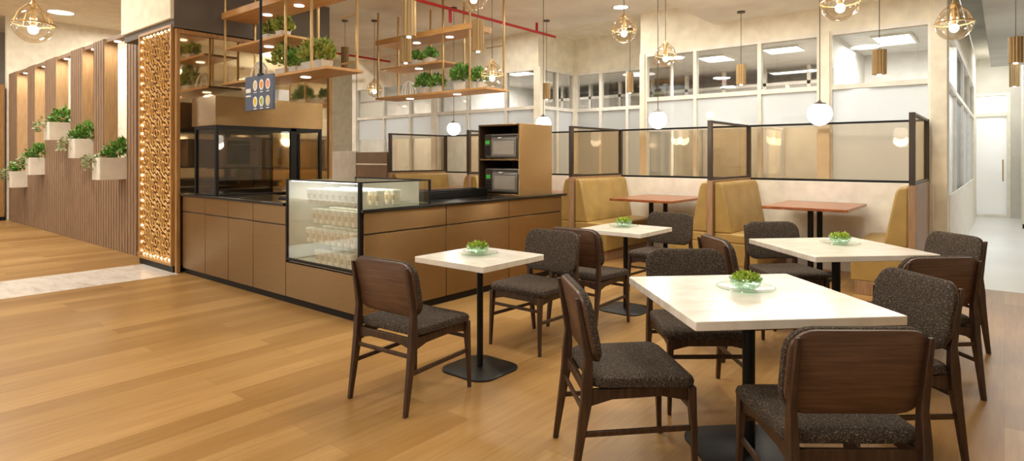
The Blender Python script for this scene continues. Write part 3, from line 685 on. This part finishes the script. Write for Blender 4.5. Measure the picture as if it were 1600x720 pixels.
def potted(loc, label, w=.16, d=.13, h=.10, R=(.12, .12, .13), mat='leaf_olive', seed=1, n=170, kind='leaf', group='potted plants on the hanging shelves', size=.07):
    t = thing('potted_plant', label, 'potted plant', loc, 0, group)
    MB().loft([[(x, y, z) for x, y in rrect(w*q, d*q, .015, 3)] for z, q in ((0, .9), (h, 1), (h, .9), (h-.02, .9))]).build('pot', 'concrete_pot', t)
    foliage('foliage', mat, t, n, R, (0, 0, h+R[2]*.35), size, seed, .5, kind)
    if kind == 'blade': foliage('foliage', mat, t, n//2, (R[0]*.8, R[1]*.8, R[2]*.8), (0, 0, h+R[2]*.3), size, seed+7, .6, 'leaf')
    return t
for si, (S, nm) in enumerate(((S1, 'near'), (S2, 'far'))):
    wh = 'nearer' if si == 0 else 'farther'
    x, y, z = S
    q = -.10 if si == 0 else -.22; a = .85 if si == 0 else .72
    potted((x-1.32+q, y+.16, z+.462), 'left potted plant on the middle board of the %s hanging shelf' % wh, seed=60+si, R=(.10*a, .10*a, .12*a), w=.13, h=.085, mat='leaf_olive' if si == 0 else 'leaf')
    potted((x-1.02+q, y+.16, z+.462), 'right potted plant on the middle board of the %s hanging shelf' % wh, seed=62+si, R=(.105*a, .105*a, .13*a), w=.13, h=.085, mat='leaf_olive' if si == 0 else 'leaf')
    if si == 0:
        potted((x-1.20, y+.22, z+.03), 'tall pale potted plant left on the bottom board of the nearer hanging shelf', seed=66, R=(.13, .13, .20), mat='leaf_olive', n=240, w=.22)
        potted((x-.93, y+.22, z+.03), 'small green potted plant beside the tall one on the nearer shelf', seed=67, R=(.11, .11, .12), mat='leaf')
        potted((x-.50, y+.2, z+.03), 'wide white trough of bushy green on the nearer hanging shelf', seed=68, w=.40, d=.16, h=.11, R=(.25, .14, .17), n=420, mat='leaf_olive', kind='leaf')
    else:
        potted((x-1.42, y+.22, z+.03), 'upright potted plant at the middle of the farther shelf\'s bottom board', seed=70, R=(.11, .11, .14), mat='leaf', n=220)
        potted((x-1.16, y+.22, z+.03), 'round potted plant right of the upright one on the farther shelf', seed=71, R=(.10, .10, .11), mat='leaf')
        potted((x-.60, y+.16, z+.03), 'large bushy potted plant near the right end of the farther shelf', seed=72, R=(.15, .14, .17), mat='leaf', n=320, w=.24, h=.12)
        potted((x-.33, y+.22, z+.03), 'potted plant at the right end of the farther shelf', seed=73, R=(.11, .11, .13), mat='leaf', n=220)
def wire_decor(loc, label, rz=0):
    t = thing('wire_ornament', label, 'ornament', loc, rz, 'white wire ornaments')
    for k in range(4):
        a = PI*k/4; m = MB()
        m.tube([(.11*math.cos(q)*math.cos(a), .11*math.cos(q)*math.sin(a), .0+.22*math.sin(q)+.01) for q in [PI*i/14 for i in range(15)]], .010, 6); m.build('hoop', 'paper_white', t)
    MB().tube([(.11*math.cos(2*PI*i/20), .11*math.sin(2*PI*i/20), .011) for i in range(20)], .01, 6, True).build('ring', 'paper_white', t)
wire_decor((S1[0]-1.72, S1[1]+.2, S1[2]+.03), 'white arched wire ornament on the nearer hanging shelf')
wire_decor((S2[0]-1.75, S2[1]+.2, S2[2]+.03), 'white arched wire ornament on the farther hanging shelf', .3)
tag(MB().box(-.09, .09, -.07, .07, 0, .02).box(-.09, .09, -.07, .07, .02, .14).build('white_box', 'paper_white', bevel=.004), 'small white box on top of the bronze hood', 'box').location = (-7.0, 3.95, 2.10)

# ------------------------------------------------------------------ booths
BF, BB = 6.95, 8.30
DXS = (-8.58, -6.62, -4.66, -2.69, -.69)
struct('wall_booth', MB().box(-9.5, -.62, BB, BB+.1, 0, 1.10), 'white_paint', bevel=.003, label='low white wall behind the booths')
SN = ['framed bronze glass screen behind the far left booth', 'framed bronze glass screen behind the booth hidden by the microwave tower', 'framed bronze glass screen behind the booth left of the middle divider', 'wide bronze glass screen behind the booth nearest the corridor']
for i in range(4):
    a, b = DXS[i]+.03, DXS[i+1]-.03
    t = thing('glass_screen', SN[i], 'screen', ((a+b)/2, BB+.03, 1.10), 0, 'bronze glass booth screens'); h = (b-a)/2
    MB().box(-h, h, 0, .03, 0, .028).box(-h, h, 0, .03, .715, .74).build('frame', 'black_metal', t, bevel=.003)
    MB().box(-h, h, .012, .018, .028, .715).build('pane', 'bronze_glass', t, smooth=False)
DN = ['booth divider at the far left with a bronze glass top', 'booth divider half hidden left of the microwave tower', 'booth divider right of the microwave tower', 'booth divider in the middle between the two teak tables', 'booth divider at the corridor end, seen nearly edge on']
for i, x in enumerate(DXS):
    t = thing('booth_divider', DN[i], 'divider', (x, BF, 0), 0, 'booth dividers')
    L = BB-BF+.1
    MB().box(-.032, .032, 0, L, 0, 1.13).build('base_panel', 'divider_wood', t, bevel=.004)
    MB().box(-.026, .026, 0, .052, 1.13, 1.84).box(-.026, .026, L-.06, L-.01, 1.13, 1.84).box(-.02, .02, .052, L-.06, 1.13, 1.158).box(-.02, .02, .052, L-.06, 1.812, 1.84).build('frame', 'dark_frame', t, bevel=.003)
    MB().box(-.004, .004, .052, L-.06, 1.158, 1.812).build('pane', 'bronze_glass', t, smooth=False)
def bench(x, side, label):
    """side +1: against the divider's right face, sitting towards +x"""
    t = thing('booth_bench', label, 'bench', (x+side*.036, BF+.05, 0), 0, 'mustard booth benches')
    L = BB-BF-.06; s = side
    def P(o): return [(s*u, v) for u, v in o]
    MB().prism(P([(0, 0), (.46, 0), (.46, .14), (0, .14)]), 0, L, 'y').build('plinth', 'divider_wood', t, bevel=.004)
    MB().prism(P([(0, .14), (.50, .14), (.50, .40), (0, .40)]), 0, L, 'y').build('base', 'mustard', t, bevel=.012)
    MB().prism(P([(.0, .40), (.53, .40), (.535, .44), (.52, .50), (.2, .515), (0, .51)]), 0, L, 'y').build('seat_cushion', 'mustard', t, bevel=.02, seg=3)
    MB().prism(P([(0, .51), (.21, .51), (.19, .62), (.11, 1.04), (.09, 1.09), (.06, 1.105), (0, 1.105)]), .0, L, 'y').build('back_cushion', 'mustard', t, bevel=.02, seg=3)
    return t
BN = {(0, 1): 'mustard bench seen above the display case', (1, -1): 'mustard bench facing the far left booth table', (1, 1): 'mustard bench hidden behind the microwave tower', (2, -1): 'mustard bench just right of the microwave tower, left of its divider',
      (2, 1): 'mustard bench left of the left teak table', (3, -1): 'mustard bench right of the left teak table', (3, 1): 'mustard bench left of the right teak table', (4, -1): 'mustard bench at the corridor end right of the right teak table'}
for (i, s), lb in BN.items(): bench(DXS[i], s, lb)
def booth_table(x0, x1, label):
    t = thing('booth_table', label, 'table', ((x0+x1)/2, 7.68, 0), 0, 'teak booth tables'); h = (x1-x0)/2
    MB().box(-h, h, -.56, .56, .815, .848).build('tabletop', 'teak', t, bevel=.005)
    for y in (-.22, .22):
        MB().tube([(0, y, .02), (0, y, .815)], .032, 14).build('column', 'black_metal', t)
        MB().prism(rrect(.40, .30, .05, 4, (0, y)), 0, .02).build('base_plate', 'black_metal', t, bevel=.004)
booth_table(-8.05, -7.16, 'teak topped table in the far left booth behind the display case')
booth_table(-6.08, -5.2, 'teak topped table behind the microwave tower')
booth_table(-4.14, -3.24, 'striped teak topped table in the booth left of the middle divider')
booth_table(-2.15, -1.27, 'striped teak topped table in the booth nearest the corridor')
t = thing('low_partition', 'low brown partition with a pale stripe left of the far booth', 'partition', (-9.1, BF, 0))
MB().box(-.46, .46, 0, .05, 0, 1.5).build('panel', 'board_brown', t, bevel=.003); MB().box(-.46, .46, -.006, 0, 1.26, 1.29).build('stripe', 'cream', t)
t = thing('low_partition', 'low pale grey partition beside the mirror post', 'partition', (-10.25, BF, 0))
MB().box(-.66, .66, 0, .05, 0, 1.52).build('panel', 'board_grey', t, bevel=.003); MB().box(.66, .69, -.01, .06, 0, 1.52).build('end_post', 'board_grey', t)

# ------------------------------------------------------------------ cafe tables
def cafe_table(label, loc, rz, size, base, rcol):
    t = thing('cafe_table', label, 'table', loc, rz, 'white topped cafe tables')
    MB().prism(rrect(size, size, .008, 2), .712, .75).build('tabletop', 'tabletop', t, bevel=.003)
    MB().prism(rrect(.26, .26, .02, 3), .70, .712).build('mounting_plate', 'black_metal', t)
    MB().tube([(0, 0, .012), (0, 0, .70)], rcol, 18).build('column', 'black_metal', t)
    MB().loft([[(x, y, z) for x, y in rrect(base*q, base*q, base*.27*q, 8)] for z, q in ((0, 1), (.008, 1), (.014, .94), (.017, .3))]).build('base_plate', 'black_metal', t)
    return t
TB = [((-2.69, 2.94, 0), 0, .61, .42, .021), ((-2.70, 4.94, 0), 0, .63, .42, .021), ((-.943, 2.93, 0), PI/4, .905, .52, .029), ((-.955, 4.92, 0), PI/4, .89, .52, .029)]
TN = ['small square white cafe table in front of the counter', 'small square white cafe table near the left booth', 'large square white cafe table nearest the camera', 'large square white cafe table before the right booth']
for (l, r, s, b, c), nm in zip(TB, TN): cafe_table(nm, l, r, s, b, c)
# a salad bowl on a glass plate on each table
BW = [((-2.72, 2.95), 1.0), ((-2.75, 5.0), 1.0), ((-.98, 3.0), 1.0), ((-.95, 5.03), 1.0)]
BT = ['on the small table in front of the counter', 'on the small table near the left booth', 'on the large table nearest the camera', 'on the large table before the right booth']
plate0 = bowl0 = None
for i, ((x, y), s) in enumerate(BW):
    if i == 0:
        plate0 = thing('glass_plate', '', 'plate', (0, 0, 0), 0, 'clear glass plates')
        MB().lathe([(.001, .002), (.07, .002), (.135, .014), (.137, .018), (.07, .007), (.001, .007)], 32, cap=False).build('dish', 'plate_glass', plate0)
        MB().tube([(.1365*math.cos(2*PI*k/32), .1365*math.sin(2*PI*k/32), .016) for k in range(32)], .0022, 6, True).build('rim', 'bowl_glass', plate0)
        bowl0 = thing('glass_bowl', '', 'bowl', (0, 0, 0), 0, 'clear glass salad bowls')
        MB().lathe([(.001, .0), (.042, .0), (.062, .02), (.075, .052), (.079, .054), (.0775, .05), (.066, .018), (.044, .005), (.001, .005)], 32, cap=False).build('bowl_wall', 'bowl_glass', bowl0)
        MB().tube([(.077*math.cos(2*PI*k/32), .077*math.sin(2*PI*k/32), .053) for k in range(32)], .0028, 6, True).build('rim', 'bowl_glass', bowl0)
        p, b = plate0, bowl0
    else: p, b = copy_tree(plate0), copy_tree(bowl0)
    p.location = (x, y, .750); b.location = (x, y, .757)
    p['label'] = 'clear glass plate under the salad bowl '+BT[i]; b['label'] = 'clear glass bowl of green salad '+BT[i]
    o = foliage('salad', 'leaf_salad', None, 210, (.056, .056, .028), (0, 0, .032), .026, 90+i, .7)
    o.location = (x, y, .765); tag(o, 'heap of green salad leaves '+BT[i], 'salad', 'green salads', 'stuff')

# ------------------------------------------------------------------ chairs
def yb(z, x=0): return -.205-(z-.5)*.20 + .30*x*x
def pad_y(w, h, r, th, zc, name, mat, parent, off, grow=0, n=6, nx=10):
    """upholstered back: rounded rectangle in x-z, bent round the sitter and leaning back"""
    out = rrect(w+grow, h+grow, r+grow/2, n)
    m = MB(); rings = []
    for dy, inset in ((0, .012), (.004, .003), (th*.35, 0), (th*.7, .0), (th-.004, .006), (th, .018), (th+.004, .06), (th+.006, .10)):
        ring = []
        for u, v in out:
            k = max(0., 1-inset/(w/2)); q = max(0., 1-inset/(h/2))
            X, Z = u*k, zc+v*q; ring.append((X, yb(Z, X)+off+dy, Z))
        rings.append(ring)
    m.loft(rings); return m.build(name, mat, parent)
def make_chair(label):
    t = thing('dining_chair', label, 'chair', (0, 0, 0), 0, 'tweed dining chairs')
    # seat pad
    m = MB(); rings = []
    for z, q in ((.412, .02), (.420, .004), (.440, 0), (.459, .006), (.469, .022), (.473, .06), (.472, .13), (.470, .19)):
        ring = []
        for u, v in rrect(.495, .465, .055, 6):
            k = 1-q/.25; X, Y = u*k, v*k+.015
            X *= 1+.05*(Y/.25); 
            ring.append((X, Y, z - .010*(Y > .1)*((Y-.1)/.15)**2 - .012*(1-(X/.26)**2)*(z > .445)))
        rings.append(ring)
    m.loft(rings); m.build('seat', 'fabric', t)
    pad_y(.50, .318, .09, .036, .670, 'back_cushion', 'fabric', t, .0)
    # wooden back shell
    m = MB(); rings = []
    for dy, ins in ((-.016, .016), (-.010, .006), (0.002, .004)):
        rings.append([(u*(1-ins/.25), yb(.672+v*(1-ins/.16), u)+dy, .672+v*(1-ins/.16)) for u, v in rrect(.49, .312, .085, 6)])
    m.loft(rings); m.build('back_shell', 'walnut_shell', t)
    for s in (-1, 1):
        m = MB(); pts = []
        for z, wx, wy, dy in ((0, .011, .013, -.055), (.2, .014, .018, -.025), (.36, .017, .024, .0), (.44, .0165, .024, .004), (.54, .0145, .017, .002), (.66, .012, .012, -.0), (.80, .009, .009, 0.0)):
            X = s*(.226-.006*z)
            Y = yb(max(z, .47), X)-.016-wy*.8+dy if z > .45 else -.235+dy
            pts.append((X, Y, z, wx, wy))
        m.post(pts); m.build('leg', 'walnut', t, bevel=.004)
        m = MB().post([(s*.230, .246, 0, .010, .010), (s*.225, .240, .2, .013, .014), (s*.221, .230, .40, .017, .019), (s*.220, .230, .408, .017, .019)])
        m.build('leg', 'walnut', t, bevel=.004)
        o = [(-.22, .335), (-.12, .362), (.1, .368), (.215, .345), (.215, .408), (-.22, .408)]
        MB().prism(o, s*.212-.011, s*.212+.011, 'x').build('side_rail', 'walnut', t, bevel=.003)
        MB().loft([[(s*.220-.007, y, z), (s*.220+.007, y, z), (s*.220+.007, y, z+.024), (s*.220-.007, y, z+.024)] for y, z in ((-.262, .205), (.238, .215))]).build('stretcher', 'walnut', t, bevel=.003)
    for y, z in ((-.243, .30), (.235, .30)):
        MB().box(-.212, .212, y-.007, y+.007, z, z+.022).build('stretcher', 'walnut', t, bevel=.003)
    for y in (-.225, .222):
        o = [(-.21, .345), (-.12, .366), (.12, .366), (.21, .345), (.21, .408), (-.21, .408)]
        MB().prism(o, y-.010, y+.010, 'y').build('seat_rail', 'walnut', t, bevel=.003)
    return t
D = math.radians
def offs(c, ang, d):      # ang = heading of the sitter; the chair stands d behind the table centre
    return (c[0]+math.sin(ang)*d, c[1]-math.cos(ang)*d, 0)
CH = [((-2.735, 2.40, 0), D(4), 'tweed chair at the counter side table, seen from behind with its wooden back shell'),
      ((-2.75, 3.62, 0), D(180), 'tweed chair facing the camera on the far side of the small table before the counter'),
      ((-2.70, 4.32, 0), D(0), 'tweed chair seen from behind at the small table near the left booth'),
      ((-2.68, 5.62, 0), D(180), 'tweed chair facing the camera behind the small table near the left booth'),
      ((-1.37, 2.50, 0), D(-45), 'tweed chair at the left front of the nearest large table, its seat side on'),
      ((-.53, 2.50, 0), D(39), 'nearest tweed chair, its broad wooden back towards the camera'),
      ((-1.39, 3.40, 0), D(-140), 'tweed chair on the far left side of the nearest large table, seat under its top'),
      ((-.50, 3.385, 0), D(135), 'tweed chair at the right of the nearest large table, fabric back towards the camera'),
      ((-1.44, 4.44, 0), D(-45), 'tweed chair at the left of the far large table, its back in half profile'),
      ((-.455, 4.44, 0), D(45), 'tweed chair with a dark wooden back at the near right of the far large table'),
      ((-1.44, 5.42, 0), D(-135), 'tweed chair behind the far large table, before the teak booth table'),
      ((-.45, 5.42, 0), D(135), 'tweed chair at the right of the far large table beside the corridor')]
ch0 = make_chair(CH[0][2]); ch0.location = CH[0][0]; ch0.rotation_euler = (0, 0, CH[0][1])
for l, r, nm in CH[1:]: dup(ch0, l, r, nm)

# ------------------------------------------------------------------ pendants
def ceil_at(x, y): return 3.3 if x > -3.2 and x < -.5 else (3.2 if x > -.2 and y > 4.5 else (3.72 if x > -.5 else CZ))
def cord(t, x, y, z, z0): 
    h = ceil_at(x, y)-z
    MB().tube([(0, 0, z0), (0, 0, h-.012)], .004, 6).build('cord', 'dark_cap', t); MB().lathe([(.05, h-.018), (.05, h)], 20).build('ceiling_rose', 'dark_cap', t)
def globe(x, y, z, label):
    t = thing('globe_pendant', label, 'pendant lamp', (x, y, z), 0, 'clear glass globe pendants'); R = .125
    MB().sphere((0, 0, 0), R, 24, 14, -1, .96).build('glass_globe', 'lamp_glass', t)
    MB().tube([(R*1.02*math.cos(2*PI*k/28), R*1.02*math.sin(2*PI*k/28), .01) for k in range(28)], .006, 6, True).build('ring', 'brass', t)
    m = MB()
    for k in range(4):
        a = PI/2*k+.3; m.tube([(.02*math.cos(a), .02*math.sin(a), .16), (.09*math.cos(a), .09*math.sin(a), .095), (R*1.02*math.cos(a), R*1.02*math.sin(a), .012)], .0045, 6)
    m.build('cage', 'brass', t)
    MB().lathe([(.03, .125), (.03, .15), (.016, .165), (.008, .19)], 16).build('cap', 'brass', t)
    MB().lathe([(.014, .0), (.016, .05), (.016, .125)], 12).build('socket', 'brass', t)
    MB().sphere((0, 0, -.03), .032, 14, 10).build('bulb', 'lamp_bulb', t)
    d = bpy.data.lights.new('pendant_light', 'POINT'); d.energy = 11; d.color = (1, .89, .70); d.shadow_soft_size = .035
    o = bpy.data.objects.new('pendant_light', d); C.objects.link(o); o.parent = t; o.location = (0, 0, -.075)
    cord(t, x, y, z, .19)
for g in ((-5.426, 1.15, 2.354, 'clear globe pendant hanging in front of the slatted wall'), (-3.019, 5.489, 2.703, 'clear globe pendant over the small table near the left booth, left of its neighbour'),
          (-3.096, 6.633, 2.597, 'clear globe pendant above the opal globe of the left booth'), (-.899, 4.768, 2.491, 'clear globe pendant cut by the top of the picture before the bright corner room'),
          (-.301, 5.809, 2.44, 'clear globe pendant at the corridor entrance'), (-7.919, 6.113, 2.504, 'clear globe pendant beyond the mirror post'),
          (-4.545, 5.174, 2.341, 'clear globe pendant at the right end of the farther hanging shelf'), (-3.639, 3.893, 2.83, 'clear globe pendant at the top edge above the microwave tower')): globe(*g)
def opal(x, y, z, label):
    t = thing('opal_pendant', label, 'pendant lamp', (x, y, z), 0, 'opal globe pendants')
    MB().sphere((0, 0, 0), .10, 24, 16, -1, .93).build('opal_globe', 'lamp_opal', t)
    MB().lathe([(.058, .082), (.05, .094), (.02, .106), (.008, .12)], 20).build('cap', 'dark_cap', t); cord(t, x, y, z, .12)
    d = bpy.data.lights.new('pendant_light', 'POINT'); d.energy = 9; d.color = (1, .92, .78); d.shadow_soft_size = .1
    o = bpy.data.objects.new('pendant_light', d); C.objects.link(o); o.parent = t; o.location = (0, 0, -.115)
for g in ((-1.236, 5.714, 1.778, 'white opal globe pendant before the wide glass screen nearest the corridor'), (-2.985, 6.2, 1.821, 'white opal globe pendant in front of the middle booth divider'),
          (-6.328, 6.338, 1.829, 'white opal globe pendant left of the microwave tower'), (-4.635, 6.287, 1.842, 'white opal globe pendant peeping over the microwave tower')): opal(*g)
def cylinder(x, y, z, h, label):
    t = thing('cylinder_pendant', label, 'pendant lamp', (x, y, z), 0, 'fluted brass cylinder pendants')
    n = 36; MB().loft([[((.062 if j % 3 else .054)*math.cos(2*PI*j/n), (.062 if j % 3 else .054)*math.sin(2*PI*j/n), zz) for j in range(n)] for zz in (.0, h)]).build('fluted_shade', 'fluted_bronze', t)
    MB().lathe([(.02, -.012), (.02, .0)], 14).build('lens', 'lamp_disc', t); cord(t, x, y, z, h)
for g in ((-3.905, 3.375, 2.427, .30, 'largest fluted brass cylinder pendant, above the display case'), (-5.017, 4.291, 2.428, .284, 'fluted brass cylinder pendant hanging just below the largest one'), (-4.178, 4.537, 2.492, .316, 'fluted brass cylinder pendant at the right of the farther hanging shelf'),
          (-.941, 6.798, 2.212, .238, 'fluted brass cylinder pendant before the bright corner room'), (-2.646, 7.921, 2.35, .258, 'fluted brass cylinder pendant before the middle window bay'), (-5.754, 7.891, 2.348, .26, 'fluted brass cylinder pendant above the right side of the microwave tower'),
          (-5.0, 9.3, 2.52, .34, 'fluted brass cylinder pendant in the window recess'), (.092, 8.045, 2.374, .263, 'upper fluted brass cylinder pendant in the corridor'), (.12, 11.746, 2.467, .356, 'farther fluted brass cylinder pendant in the corridor, just below the near one'),
          (-8.29, 5.81, 2.837, .355, 'fluted brass cylinder pendant behind the nearer hanging shelf')): cylinder(*g)
# recessed lights
for x, y, z, lb in ((-16.1, 3.9, 4.6, 'round recessed downlight in the hall ceiling beside the globe pendant'), (-7.0, 7.6, CZ, 'round recessed downlight above the farther shelf'), (-4.4, 7.9, CZ, 'round recessed downlight by the window recess')):
    t = thing('recessed_downlight', lb, 'ceiling light', (x, y, z), 0)
    q = .24 if x < -12 else .11
    MB().lathe([(q+.02, -.004), (q+.02, 0), (q, 0), (q, -.004)], 24, cap=False).build('trim_ring', 'white_paint', t); MB().lathe([(q, -.003), (q, 0)], 24).build('diffuser', 'lamp_disc', t)
